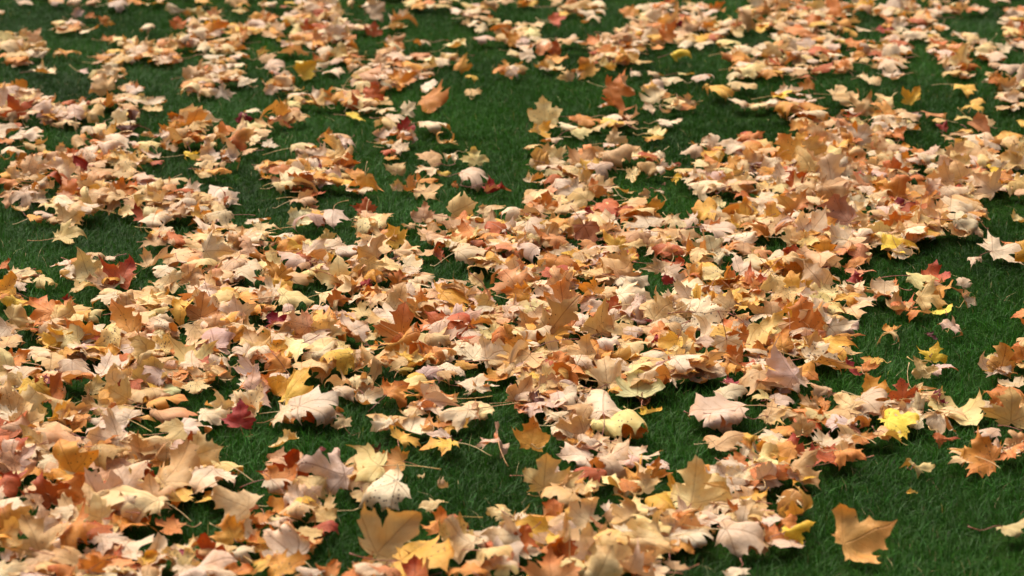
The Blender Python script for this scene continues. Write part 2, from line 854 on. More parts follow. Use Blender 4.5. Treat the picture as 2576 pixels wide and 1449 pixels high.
(2,0): '''
140 30 200 py F 5
640 70 400 pe D 10
770 140 430 cr D 20
460 210 190 sr F 5
1870 85 150 cr D -
1450 280 240 or D 20
1650 230 160 cm T 60
1930 460 210 cr A 330
430 480 160 do S 90
380 640 320 py C 340
540 760 190 pe S 110
770 600 230 ta T 60
960 620 190 py T 40
1310 610 250 pe F 10
1700 570 210 yb A 10
1250 750 120 cr D -
1460 760 210 py D 5
1750 740 180 py F 10
1910 790 240 cr D 20
1630 820 260 cr D 350
1390 860 160 ye T -
1580 940 160 or T 80
1080 910 330 or W 330
1960 880 90 ye x -
1770 1010 170 pe S 80
2090 950 330 ye D 10
2310 870 310 pe D -
2480 1080 200 py D -
330 1120 380 py S 95 ; standing pale star leaf | pale cream star leaf standing alone on wide open grass
290 1300 260 ye T 330 ; soft yellow leaf | soft yellow leaf lying below a standing pale star leaf
1370 1080 170 cr T 200
1580 1240 270 cr D 10
1450 1310 230 py C 340
1420 1385 160 ye F 330
1180 1130 210 ta R 60
1040 1200 310 cr D 350
760 1220 310 or D 10
610 1290 310 cr D 10
690 1350 280 py D 20
1050 1370 230 pe S 80
2200 570 250 or T 20
2400 700 350 py D 20''',
(3,0): '''
1260 690 310 cr D 350 ; arched cream leaf | cream arched leaf alone on grass below a large drift
1010 790 260 py F 15
380 840 170 or S 90
190 890 310 cr C 345
160 960 260 yb F 5
750 970 320 py F 10
1190 1030 250 py S 95
1440 960 200 ye S 60 ; pointed yellow leaf | yellow leaf drawn to a sharp point aiming over the grass
960 1040 310 ta S 60
860 1130 240 do C 80
440 1150 430 cr D 20
1920 590 520 py W 20
2020 690 240 or D 10
1300 540 460 cr A 350
2450 710 290 pk D 20
2310 830 210 or T -
1980 920 360 ye D 5
2060 1070 260 ye T 60
1660 1150 260 og D 10
1480 1150 150 pk T 60
2450 970 190 pk T -
1180 290 210 re C 20
480 300 110 br W -
820 320 180 ye T -
960 1380 340 pk S 60
1750 1270 130 re S 70
900 450 260 or T -
1480 370 260 cr D -
740 660 210 or T -''',
}
# ------------------------------------------------------------------ materials
def new_mat(name):
    m = bpy.data.materials.new(name)
    m.use_nodes = True
    nt = m.node_tree
    for n in list(nt.nodes):
        nt.nodes.remove(n)
    return m, nt

class NT:
    """short hand for building node trees"""
    def __init__(self, nt): self.nt = nt
    def n(self, t, **kw):
        nd = self.nt.nodes.new(t)
        for k, v in kw.items(): setattr(nd, k, v)
        return nd
    def put(self, sock, v):
        if hasattr(v, 'is_linked') or hasattr(v, 'links'): self.nt.links.new(v, sock)
        else: sock.default_value = v
    def math(self, op, a, b=0.0, c=None, clamp=False):
        nd = self.n('ShaderNodeMath', operation=op, use_clamp=clamp)
        self.put(nd.inputs[0], a); self.put(nd.inputs[1], b)
        if c is not None: self.put(nd.inputs[2], c)
        return nd.outputs[0]
    def mix(self, f, a, b, mode='MIX'):
        nd = self.n('ShaderNodeMix', data_type='RGBA', blend_type=mode)
        self.put(nd.inputs[0], f); self.put(nd.inputs[6], a); self.put(nd.inputs[7], b)
        return nd.outputs[2]
    def ramp(self, v, lo, hi):
        nd = self.n('ShaderNodeMapRange', interpolation_type='SMOOTHSTEP')
        self.put(nd.inputs[0], v); nd.inputs[1].default_value = lo; nd.inputs[2].default_value = hi
        return nd.outputs[0]
    def noise(self, vec, scale, detail=3.0, rough=0.55):
        nd = self.n('ShaderNodeTexNoise')
        self.put(nd.inputs['Vector'], vec)
        nd.inputs['Scale'].default_value = scale
        nd.inputs['Detail'].default_value = detail
        nd.inputs['Roughness'].default_value = rough
        return nd.outputs['Fac']

def leaf_material():
    m, nt = new_mat('maple_leaf')
    k = NT(nt)
    at = k.n('ShaderNodeAttribute', attribute_name='leaf_uv')
    top = k.n('ShaderNodeAttribute', attribute_name='face_colour').outputs['Color']
    und = k.n('ShaderNodeAttribute', attribute_name='back_colour').outputs['Color']
    pr = k.n('ShaderNodeAttribute', attribute_name='leaf_traits')      # spots, vein strength, random
    ps = k.n('ShaderNodeSeparateXYZ'); nt.links.new(pr.outputs['Vector'], ps.inputs[0])
    sp = k.n('ShaderNodeSeparateXYZ'); nt.links.new(at.outputs['Vector'], sp.inputs[0])
    u, v = sp.outputs[0], sp.outputs[1]
    geo = k.n('ShaderNodeNewGeometry')
    c = k.mix(geo.outputs['Backfacing'], top, und)
    vec = at.outputs['Vector']
    # blotches and mottling
    b1 = k.noise(vec, 2.2, 3)
    b2 = k.noise(vec, 9.0, 4, 0.65)
    c = k.mix(k.math('MULTIPLY', k.ramp(b1, 0.46, 0.72), 0.5), c, (0.86, 0.64, 0.36, 1), 'MULTIPLY')
    c = k.mix(k.math('MULTIPLY', k.ramp(b2, 0.35, 0.7), 0.30), c, (1.0, 0.86, 0.70, 1), 'MULTIPLY')
    # veins: five ribs from the stalk with side veins
    au = k.math('ABSOLUTE', u)
    veins = None
    for ang, width in ((90, .013), (26, .012), (-20, .010)):
        dx, dy = math.cos(R(ang)), math.sin(R(ang))
        along = k.math('ADD', k.math('MULTIPLY', au, dx), k.math('MULTIPLY', v, dy))
        off = k.math('ABSOLUTE', k.math('SUBTRACT', k.math('MULTIPLY', au, dy), k.math('MULTIPLY', v, dx)))
        rib = k.math('SUBTRACT', 1.0, k.ramp(off, width * .35, width * 1.5))
        rib = k.math('MULTIPLY', rib, k.ramp(along, -.01, .02))
        # herring-bone side veins
        t = k.math('SUBTRACT', along, k.math('MULTIPLY', off, 1.05))
        fr = k.math('ABSOLUTE', k.math('SUBTRACT', k.math('FRACT', k.math('MULTIPLY', t, 5.5)), 0.5))
        side = k.math('SUBTRACT', 1.0, k.ramp(fr, .012, .05))
        side = k.math('MULTIPLY', side, k.math('SUBTRACT', 1.0, k.ramp(off, .16, .24)))
        side = k.math('MULTIPLY', side, k.math('MULTIPLY', k.ramp(along, .1, .2), 0.55))
        vv = k.math('MAXIMUM', rib, side)
        veins = vv if veins is None else k.math('MAXIMUM', veins, vv)
    vf = k.math('MULTIPLY', veins, ps.outputs[1])
    c = k.mix(k.math('MULTIPLY', vf, 0.8), c, (0.42, 0.26, 0.17, 1), 'MULTIPLY')
    # tar spots and brown specks
    vo = k.n('ShaderNodeTexVoronoi', feature='F1')
    nt.links.new(vec, vo.inputs['Vector']); vo.inputs['Scale'].default_value = 9.0
    big = k.noise(vec, 3.1, 2)
    lim = k.math('MULTIPLY', k.math('ADD', ps.outputs[0], k.math('SUBTRACT', big, 0.55)), 0.34)
    spot = k.math('LESS_THAN', k.math('ADD', vo.outputs['Distance'], k.math('MULTIPLY', b2, .18)), k.math('ADD', lim, .155))
    c = k.mix(k.math('MULTIPLY', spot, 0.8), c, (0.075, 0.035, 0.02, 1))
    pb = k.n('ShaderNodeBsdfPrincipled')
    nt.links.new(c, pb.inputs['Base Color'])
    rf = k.math('ADD', 0.42, k.math('MULTIPLY', b2, 0.3))
    nt.links.new(rf, pb.inputs['Roughness'])
    pb.inputs['Specular IOR Level'].default_value = 0.32
    tr = k.n('ShaderNodeBsdfTranslucent')
    nt.links.new(k.mix(1.0, c, (1.0, 0.80, 0.50, 1), 'MULTIPLY'), tr.inputs['Color'])
    hgt = k.math('ADD', k.math('MULTIPLY', veins, -0.5), k.math('ADD', k.math('MULTIPLY', b2, 0.9), k.math('MULTIPLY', k.noise(vec, 28, 2), 0.25)))
    bp = k.n('ShaderNodeBump')
    bp.inputs['Strength'].default_value = 0.9
    bp.inputs['Distance'].default_value = 0.0022
    nt.links.new(hgt, bp.inputs['Height'])
    nt.links.new(bp.outputs[0], pb.inputs['Normal'])
    ms = k.n('ShaderNodeMixShader'); ms.inputs[0].default_value = 0.22
    nt.links.new(pb.outputs[0], ms.inputs[1]); nt.links.new(tr.outputs[0], ms.inputs[2])
    out = k.n('ShaderNodeOutputMaterial'); nt.links.new(ms.outputs[0], out.inputs[0])
    return m

def grass_material():
    m, nt = new_mat('grass_blade')
    k = NT(nt)
    a = k.n('ShaderNodeAttribute', attribute_name='blade_colour').outputs['Color']
    pb = k.n('ShaderNodeBsdfPrincipled')
    nt.links.new(a, pb.inputs['Base Color'])
    pb.inputs['Roughness'].default_value = 0.5
    pb.inputs['Specular IOR Level'].default_value = 0.1
    tr = k.n('ShaderNodeBsdfTranslucent')
    nt.links.new(k.mix(1.0, a, (1.0, 1.0, 0.35, 1), 'MULTIPLY'), tr.inputs['Color'])
    ms = k.n('ShaderNodeMixShader'); ms.inputs[0].default_value = 0.25
    nt.links.new(pb.outputs[0], ms.inputs[1]); nt.links.new(tr.outputs[0], ms.inputs[2])
    out = k.n('ShaderNodeOutputMaterial'); nt.links.new(ms.outputs[0], out.inputs[0])
    return m

def lawn_material():
    m, nt = new_mat('lawn_ground')
    k = NT(nt)
    co = k.n('ShaderNodeTexCoord').outputs['Object']
    a = k.noise(co, 1.3, 4); b = k.noise(co, 60, 4, .7)
    c = k.mix(k.ramp(a, .35, .65), (0.012, 0.040, 0.006, 1), (0.018, 0.052, 0.008, 1))
    c = k.mix(k.ramp(b, .4, .75), c, (0.022, 0.024, 0.012, 1))
    pb = k.n('ShaderNodeBsdfPrincipled')
    nt.links.new(c, pb.inputs['Base Color']); pb.inputs['Roughness'].default_value = 0.95; pb.inputs['Specular IOR Level'].default_value = 0.0
    bp = k.n('ShaderNodeBump'); bp.inputs['Strength'].default_value = .8; bp.inputs['Distance'].default_value = .02
    nt.links.new(b, bp.inputs['Height']); nt.links.new(bp.outputs[0], pb.inputs['Normal'])
    out = k.n('ShaderNodeOutputMaterial'); nt.links.new(pb.outputs[0], out.inputs[0])
    return m

def stalk_material():
    m, nt = new_mat('leaf_stalk')
    k = NT(nt)
    a = k.n('ShaderNodeAttribute', attribute_name='face_colour').outputs['Color']
    co = k.n('ShaderNodeTexCoord').outputs['Object']
    c = k.mix(k.math('MULTIPLY', k.noise(co, 90, 3), .5), a, (.5, .3, .2, 1), 'MULTIPLY')
    pb = k.n('ShaderNodeBsdfPrincipled')
    nt.links.new(c, pb.inputs['Base Color']); pb.inputs['Roughness'].default_value = 0.5
    out = k.n('ShaderNodeOutputMaterial'); nt.links.new(pb.outputs[0], out.inputs[0])
    return m

M_LEAF, M_GRASS, M_LAWN, M_STALK = leaf_material(), grass_material(), lawn_material(), stalk_material()

# ------------------------------------------------------------------ lawn: one sheet to the horizon, finely cut where the leaves lie
def lawn_z(x, y):
    """soft unevenness of the turf"""
    f = np.clip((15 - np.hypot(x, y - 7)) / 6, 0, 1)
    return f * (0.012 * np.sin(1.7 * x + 0.6 * y) + 0.010 * np.sin(2.3 * y - 0.9 * x + 1.0) + 0.006 * np.sin(5.1 * x + 3.3 * y))

xs = np.concatenate(([-900, -250, -80, -30, -14], np.linspace(-8, 8, 81), [14, 30, 80, 250, 900]))
ys = np.concatenate(([-900, -250, -80, -30, -10, -3], np.linspace(1, 16, 76), [21, 35, 80, 250, 900]))
gx, gy = np.meshgrid(xs, ys)
gv = np.stack((gx.ravel(), gy.ravel(), lawn_z(gx.ravel(), gy.ravel())), 1)
nx, ny = len(xs), len(ys)
gf = [(j * nx + i, j * nx + i + 1, (j + 1) * nx + i + 1, (j + 1) * nx + i) for j in range(ny - 1) for i in range(nx - 1)]
me = bpy.data.meshes.new('lawn')
me.from_pydata(gv.tolist(), [], gf)
me.polygons.foreach_set('use_smooth', [True] * len(gf))
me.materials.append(M_LAWN)
lawn = bpy.data.objects.new('lawn', me)
lawn['kind'] = 'structure'
lawn['label'] = 'dark green mown lawn under the fallen leaves'
col.objects.link(lawn)

# ------------------------------------------------------------------ leaf blades
HALF = [(0.05, -0.10), (0.15, -0.15), (0.28, -0.17), (0.46, -0.20), (0.40, -0.08), (0.49, -0.01), (0.46, 0.05),
        (0.56, 0.10), (0.70, 0.13), (0.68, 0.23), (0.76, 0.31), (0.93, 0.44), (0.72, 0.43), (0.62, 0.45), (0.61, 0.57),
        (0.51, 0.53), (0.40, 0.51), (0.29, 0.49), (0.28, 0.57), (0.30, 0.65), (0.39, 0.75), (0.25, 0.77), (0.18, 0.81),
        (0.16, 0.90), (0.09, 0.95)]
LATERAL, BASAL, CENTRE = range(7, 17), range(2, 6), range(18, 25)

def outline(r, slim):
    sides = []
    for s in (1, -1):
        la, lb, lc = r.uniform(.86, 1.1), r.uniform(.75, 1.1), r.uniform(.92, 1.08)
        rot = r.normal(0, .05)
        pts = []
        for i, (x, y) in enumerate(HALF):
            if i in LATERAL:
                x, y = x * la, y * la
                x, y = x * math.cos(rot) - y * math.sin(rot), x * math.sin(rot) + y * math.cos(rot)
            elif i in BASAL:
                x, y = x * lb, y * lb
            elif i in CENTRE:
                x, y = x * r.uniform(.92, 1.08), .43 + (y - .43) * lc
            if slim and i in (6, 17):                    # deeper bays between the lobes
                x, y = x * .70, y * .84
            pts.append((s * x + r.normal(0, .012), y + r.normal(0, .012)))
        sides.append(pts)
    ap = (r.normal(0, .03), r.uniform(1.04, 1.18))
    loop = [(0, -.03)] + sides[0] + [ap] + sides[1][::-1]
    out = []
    n = len(loop)
    cx = np.array((0, .3))
    for i in range(n):                                   # the margin sags inwards between teeth
        a, b = np.array(loop[i]), np.array(loop[(i + 1) % n])
        out.append(tuple(a))
        d = np.linalg.norm(b - a)
        if d > .11:
            mid = (a + b) / 2
            out.append(tuple(mid + (cx - mid) * min(.22, .28 * d) * r.uniform(.2, .9)))
    return out

def leaf_template(r, spacing, slim):
    ol = outline(r, slim)
    n = len(ol)
    pts = [Vector(p) for p in ol]
    P = np.array(ol)
    inner = []
    y = -.2
    row = 0
    while y < 1.15:
        x = -1 + (row % 2) * spacing / 2
        while x < 1:
            inner.append((x + r.normal(0, spacing * .1), y + r.normal(0, spacing * .1)))
            x += spacing
        y += spacing * .87
        row += 1
    A = P; B = np.roll(P, -1, 0)
    for q in inner:
        q = np.array(q)
        c = ((A[:, 1] > q[1]) != (B[:, 1] > q[1]))
        with np.errstate(divide='ignore', invalid='ignore'):
            xi = A[:, 0] + (q[1] - A[:, 1]) * (B[:, 0] - A[:, 0]) / (B[:, 1] - A[:, 1])
        if not (np.sum(c & (q[0] < xi)) % 2): continue
        d = B - A
        t = np.clip(((q - A) * d).sum(1) / (d * d).sum(1), 0, 1)
        if np.min(np.linalg.norm(A + d * t[:, None] - q, axis=1)) < spacing * .38: continue
        inner_pt = Vector(q)
        pts.append(inner_pt)
    vo, ed, fa, _, _, _ = delaunay_2d_cdt(pts, [(i, (i + 1) % n) for i in range(n)], [list(range(n))], 1, 1e-5)
    V = np.array([(p.x, p.y) for p in vo])
    F = np.array([f for f in fa if len(f) == 3])
    a, b, c = V[F[:, 0]], V[F[:, 1]], V[F[:, 2]]
    cr = (b[:, 0] - a[:, 0]) * (c[:, 1] - a[:, 1]) - (b[:, 1] - a[:, 1]) * (c[:, 0] - a[:, 0])
    F[cr < 0] = F[cr < 0][:, ::-1]
    return V, F

tr_ = np.random.default_rng(5)
FINE = [leaf_template(tr_, .075, i % 3 == 0) for i in range(14)]
COARSE = [leaf_template(tr_, .15, i % 3 == 0) for i in range(14)]

def bend(P, phi, k, start=None):
    """roll the sheet about the in-plane axis at right angles to phi; k is curvature, start: roll only beyond that line"""
    d = np.array((math.cos(phi), math.sin(phi)))
    e = np.array((-d[1], d[0]))
    u, w0, z = P[:, 0] * d[0] + P[:, 1] * d[1], P[:, 0] * e[0] + P[:, 1] * e[1], P[:, 2]
    if start is None:
        s, base = u, 0.0
        act = np.ones(len(u), bool)
    else:
        act = u > start
        s, base = np.where(act, u - start, 0), start
    rr = 1.0 / k
    u2 = np.where(act, base + np.sin(k * s) * (rr - z), u)
    z2 = np.where(act, rr - np.cos(k * s) * (rr - z), z)
    out = np.empty_like(P)
    out[:, 0] = u2 * d[0] + w0 * e[0]
    out[:, 1] = u2 * d[1] + w0 * e[1]
    out[:, 2] = z2
    return out

def crease(P, phi, ang, off=0.0, soft=.10):
    """fold along a line"""
    P = bend(P, phi, ang / 2 / soft, None) if False else P
    d = np.array((math.cos(phi), math.sin(phi))); e = np.array((-d[1], d[0]))
    u, w0, z = P[:, 0] * d[0] + P[:, 1] * d[1] - off, P[:, 0] * e[0] + P[:, 1] * e[1], P[:, 2]
    sgn = np.sign(u)
    au = np.abs(u)
    h = ang / 2
    k = h / soft
    inb = np.minimum(au, soft)
    a = k * inb
    x = np.where(abs(k) < 1e-4, inb, np.sin(a) / k)
    y = np.where(abs(k) < 1e-4, 0, (1 - np.cos(a)) / k)
    ex = np.maximum(au - soft, 0)
    x = x + ex * np.cos(a) - z * np.sin(a)
    y = y + ex * np.sin(a) + z * np.cos(a)
    out = np.empty_like(P)
    uu = sgn * x + off
    out[:, 0] = uu * d[0] + w0 * e[0]
    out[:, 1] = uu * d[1] + w0 * e[1]
    out[:, 2] = y
    return out

RIBS = np.array([-200, -20, 26, 90, 154, 200 - .01]) * math.pi / 180

def relief(V, r, amt):
    """pleats between the ribs plus crinkles"""
    x, y = V[:, 0], V[:, 1]
    rad = np.hypot(x, y)
    th = np.arctan2(y, x)
    th = np.where(th < R(-110), th + 2 * math.pi, th)
    ribs = np.array([R(-110), R(-20), R(26), R(90), R(154), R(200), R(250)])
    pos = np.interp(th, ribs, np.arange(len(ribs)))
    fr = pos - np.floor(pos)
    z = amt * .10 * rad * (1 - np.abs(2 * fr - 1)) * r.choice((-1, 1, 1))
    for f in (2.2, 4.0, 7.0, 12.0):
        a = r.uniform(0, 2 * math.pi)
        b = r.uniform(0, 2 * math.pi)
        g = a + r.uniform(.8, 1.6)
        z = z + amt * .085 / (f / 2.2) ** 1.15 * (np.sin(f * (x * math.cos(a) + y * math.sin(a)) + b) + .8 * np.sin(f * 1.3 * (x * math.cos(g) + y * math.sin(g)) + 2 * b)) * (.4 + rad)
    # ruffled, curling margin
    edge = np.clip((rad / np.interp(th, ribs, (.2, .5, 1.0, 1.1, 1.0, .5, .2)) - .35) / .65, 0, 1.2)
    q = r.uniform(0, 6.28, 3)
    z = z + amt * edge ** 2 * (.045 * np.sin(6 * th + q[0]) + .035 * np.sin(10 * th + q[1]) + r.normal(0, .05) + .06 * np.sin(2 * th + q[2]))
    return z

def shape_leaf(V, r, pose):
    """bend a flat blade into one of the ways the fallen leaves lie; returns points, resting roughly level"""
    P = np.column_stack((V[:, 0], V[:, 1] - .3, relief(V, r, r.uniform(1.0, 2.1))))
    ph = r.uniform(0, math.pi)
    mid = 0.0 if r.random() < .6 else ph                 # roll across the midrib more often than not
    def tips(n, lo, hi, sgn=None):
        nonlocal P
        for _ in range(n):
            s = sgn if sgn else r.choice((-1, 1))
            P = bend(P, r.choice(RIBS[1:5]) + r.normal(0, .25), s * r.uniform(lo, hi), r.uniform(.28, .5))
    if pose == 'D':
        P = bend(P, mid + r.normal(0, .2), -r.uniform(.8, 2.1))
        P = bend(P, mid + math.pi / 2 + r.normal(0, .3), -r.uniform(.1, .9))
        tips(3, 1.0, 3.2, -1)
        tips(1, 1.0, 3.0)
    elif pose == 'F':
        P = bend(P, ph, r.choice((-1, 1)) * r.uniform(.3, 1.1))
        tips(5, .9, 3.2)
    elif pose == 'C':
        P = bend(P, mid + r.normal(0, .2), r.uniform(.9, 2.0))
        P = bend(P, mid + math.pi / 2, r.uniform(.1, .8))
        tips(3, .9, 2.8, 1)
    elif pose in 'ST':
        P = bend(P, mid + r.normal(0, .3), r.choice((-1, 1)) * r.uniform(.5, 1.8))
        P = bend(P, ph + 1.3, r.choice((-1, 1)) * r.uniform(.1, .7))
        tips(5, .9, 3.6)
    elif pose == 'Q':
        P = bend(P, .3, .5)
        P = bend(P, R(100), 3.6, .42)
        P = bend(P, R(26), 1.2, .4)
        P = bend(P, R(200), -2.2, .25)
        P = bend(P, R(154), 2.2, .35)
        P = bend(P, R(275), -2.0, .15)
    elif pose in 'RU':
        ax = r.normal(0, .25)
        P = bend(P, ax, r.choice((-1, 1)) * r.uniform(2.2, 3.4))
        P = bend(P, ax + math.pi / 2, r.choice((-1, 1)) * r.uniform(.2, .8))
        tips(1, 1, 2.4)
    elif pose == 'V':
        P = crease(P, r.normal(0, .25), r.uniform(1.5, 2.3))
        P = bend(P, math.pi / 2, r.uniform(-.6, .8))
        tips(1, .8, 2)
    elif pose == 'A':
        P = crease(P, r.normal(0, .25), -r.uniform(1.0, 1.7), 0, .22)
        P = bend(P, math.pi / 2, -r.uniform(.2, .8))
        tips(2, .8, 2.2, -1)
    elif pose in 'Wx':
        P[:, 2] *= 1.7
        P = bend(P, ph, r.choice((-1, 1)) * r.uniform(.9, 1.7))
        P = crease(P, ph + 1.2, r.choice((-1, 1)) * r.uniform(.6, 1.3), r.uniform(-.2, .2), .15)
        tips(4, 1.2, 3.2)
    return P

def rot_z(P, a):
    c, s = math.cos(a), math.sin(a)
    return np.column_stack((P[:, 0] * c - P[:, 1] * s, P[:, 0] * s + P[:, 1] * c, P[:, 2]))

def rot_x(P, a):
    c, s = math.cos(a), math.sin(a)
    return np.column_stack((P[:, 0], P[:, 1] * c - P[:, 2] * s, P[:, 1] * s + P[:, 2] * c))

def rot_y(P, a):
    c, s = math.cos(a), math.sin(a)
    return np.column_stack((P[:, 0] * c + P[:, 2] * s, P[:, 1], -P[:, 0] * s + P[:, 2] * c))

def stalk_points(r, P, V):
    """centre line of the stalk in blade coordinates: leaves the blade's base along its own slope"""
    i = np.argmin(np.abs(V[:, 0]) + np.abs(V[:, 1] + .03))
    j = np.argmin(np.abs(V[:, 0]) + np.abs(V[:, 1] - .2))
    d = P[i] - P[j]
    d /= np.linalg.norm(d) + 1e-9
    L = r.uniform(.65, 1.25)
    side = np.cross(d, (0, 0, 1)); side /= np.linalg.norm(side) + 1e-9
    c1, c2 = r.normal(0, .38), r.normal(-.1, .2)
    t = np.linspace(0, 1, 8)
    return P[i] + np.outer(t * L, d) + np.outer(t * t * c1 * L, side) + np.outer(t * t * c2 * L, (0, 0, 1)) - .02 * d

def tube(C, rad, n=4):
    """thin tapered tube along C"""
    T = np.gradient(C, axis=0)
    T /= np.linalg.norm(T, axis=1)[:, None] + 1e-9
    up = np.array((.13, .21, .97))
    A = np.cross(T, up); A /= np.linalg.norm(A, axis=1)[:, None] + 1e-9
    B = np.cross(T, A)
    m = len(C)
    rr = rad * np.interp(np.linspace(0, 1, m), (0, .15, .85, 1), (1.25, .9, .95, 1.7))
    vs_, fs = [], []
    for q in range(n):
        a = 2 * math.pi * q / n
        vs_.append(C + (A * math.cos(a) + B * math.sin(a)) * rr[:, None])
    V = np.stack(vs_, 1).reshape(-1, 3)
    for i in range(m - 1):
        for q in range(n):
            a, b = i * n + q, i * n + (q + 1) % n
            fs.append((a, b, b + n)); fs.append((a, b + n, a + n))
    fs.append((0, 2, 1)); fs.append((0, 3, 2))
    e = (m - 1) * n
    fs.append((e, e + 1, e + 2)); fs.append((e, e + 2, e + 3))
    return V, np.array(fs)

# ------------------------------------------------------------------ leaf colours (sRGB 0-255): face towards the sky, edge, other face
def lin(c):
    c = np.array(c, float) / 255
    return np.where(c <= .04045, c / 12.92, ((c + .055) / 1.055) ** 2.4)

#       face            fringe          back            spots  veins
COLS = {
'cr': ((224, 197, 168), (217, 184, 150), (214, 150, 84),  .10, .6),
'cs': ((226, 202, 172), (214, 184, 150), (214, 150, 84),  .55, .7),
'pe': ((218, 181, 130), (214, 167, 106),  (226, 190, 150), .14, .5),
'ta': ((204, 164, 118), (194, 144, 94),  (222, 182, 142), .16, .6),
'or': ((208, 134, 62),  (202, 112, 46),  (222, 176, 126), .20, .4),
'oy': ((222, 160, 72),  (212, 128, 52),  (224, 176, 122), .26, .35),
'or2': ((216, 160, 84), (214, 146, 72),  (226, 186, 140), .22, .35),
'og': ((206, 146, 82),  (200, 130, 66),  (222, 180, 130), .22, 1.0),
'do': ((184, 94, 40),   (168, 66, 36),   (214, 160, 116), .24, .4),
'ye': ((226, 178, 76),  (222, 156, 62),  (228, 196, 132), .20, .35),
'yb': ((232, 196, 62),  (226, 176, 52),  (230, 204, 120), .16, .3),
'ys': ((228, 184, 74),  (222, 150, 66),  (228, 196, 132), .62, .35),
'py': ((226, 200, 144), (222, 184, 124), (222, 172, 96),  .14, .5),
'ps': ((228, 200, 140), (222, 178, 116), (222, 172, 96),  .55, .5),
're': ((166, 56, 40),   (140, 34, 40),   (206, 140, 110), .14, .4),
'sr': ((196, 90, 46),   (160, 44, 40),   (214, 160, 116), .18, .4),
'sa': ((212, 144, 94),  (206, 122, 72),  (224, 180, 140), .22, .5),
'cm': ((138, 40, 46),   (112, 28, 44),   (186, 120, 110), .14, .4),
'pk': ((212, 182, 160), (204, 168, 144), (196, 130, 86),  .12, .7),
'mv': ((190, 140, 110), (172, 114, 92), (206, 160, 124), .12, .5),
'br': ((96, 54, 38),    (74, 40, 28),    (134, 88, 62),   .10, .5),
'br2': ((190, 122, 72), (170, 96, 54),   (216, 170, 126), .16, 1.0),
'gy': ((204, 192, 142), (186, 172, 112), (214, 186, 140), .24, .7),
'ol': ((178, 148, 56),  (160, 126, 50),  (204, 176, 110), .18, .4),
}
MIX = ['cr'] * 34 + ['pe'] * 30 + ['ta'] * 13 + ['or'] * 11 + ['oy'] * 8 + ['py'] * 9 + ['ps'] * 4 + ['ye'] * 4 + ['do'] * 5 + ['pk'] * 4 + ['sa'] * 2 + ['cs'] * 4
STALKS = [(206, 172, 96), (196, 150, 90), (176, 112, 76), (150, 84, 62), (214, 188, 130)]

def colour_leaf(V, r, key):
    f, e, b, spots, veins = COLS[key]
    j = r.normal(0, 1, 3) * np.array((2, 3.5, 5)) + r.normal(0, 8)
    f, e, b = [lin(np.clip(np.array(c) + j, 12, 246)) * (.98, 1.02, .96) for c in (f, e, b)]
    rad = np.hypot(V[:, 0], V[:, 1] - .05)
    th = np.arctan2(V[:, 1], V[:, 0])
    tip = np.clip((rad - .42 + .22 * np.sin(3 * th + r.uniform(0, 6)) * r.uniform(0, 1)) / .55, 0, 1) ** 1.3
    face = f + (e - f) * tip[:, None]
    if key in ('oy', 'or', 'pe', 'ye', 'do', 'sr', 'sa') and r.random() < .2:      # a blush of red or yellow over one side
        a = r.uniform(0, 6.28)
        g = np.clip(.5 + .9 * (V[:, 0] * math.cos(a) + (V[:, 1] - .3) * math.sin(a)), 0, 1)[:, None] ** 2
        face = face + (lin((190, 88, 46)) if r.random() < .4 else lin((228, 186, 84))) * .55 * g - face * .55 * g
    face = np.clip(face, .005, .9)
    back = np.repeat(b[None], len(V), 0)
    traits = np.array((max(0, spots + r.normal(0, .07)), veins * r.uniform(.7, 1.2), r.random()))
    return face, back, traits

# ------------------------------------------------------------------ how high the litter stands (2 cm cells)
HX0, HY0, HC = -5.0, 2.6, .02
HN, HM = 500, 620
HT = np.zeros((HM, HN))
yy, xx = np.mgrid[0:HM, 0:HN]
HT[:] = lawn_z(HX0 + (xx + .5) * HC, HY0 + (yy + .5) * HC) + .026        # leaves ride on the grass tips

def foot(x, y, rad):
    k = max(1, int(rad / HC))
    i, j = int((y - HY0) / HC), int((x - HX0) / HC)
    i0, i1, j0, j1 = max(0, i - k), min(HM, i + k + 1), max(0, j - k), min(HN, j + k + 1)
    return slice(i0, i1), slice(j0, j1)

def support(x, y, rad):
    w = HT[foot(x, y, rad)]
    return float(np.percentile(w, 55)) if w.size else .026

def settle(W, thick):
    """raise the litter under a leaf that has come to rest"""
    c = W[:, :2].mean(0)
    rad = .55 * max(np.ptp(W[:, 0]), np.ptp(W[:, 1])) / 2
    s = foot(c[0], c[1], rad)
    if HT[s].size:
        m = np.percentile(HT[s], 55)
        HT[s] = np.maximum(HT[s], np.minimum(HT[s] + thick, m + thick))

class Pool:
    """many blades gathered into one mesh"""
    def __init__(self): self.v, self.f, self.uv, self.a, self.b, self.t, self.mat, self.n = [], [], [], [], [], [], [], 0
    def add(self, W, F, uv, face, back, traits, mi=0):
        self.v.append(W); self.f.append(F + self.n); self.uv.append(uv); self.a.append(face); self.b.append(back)
        self.t.append(np.repeat(traits[None], len(W), 0)); self.mat.append(np.full(len(F), mi)); self.n += len(W)
    def build(self, name, mats):
        V, F = np.concatenate(self.v), np.concatenate(self.f)
        return mesh_np(name, V, F, mats, np.concatenate(self.uv), np.concatenate(self.a), np.concatenate(self.b), np.concatenate(self.t), np.concatenate(self.mat))

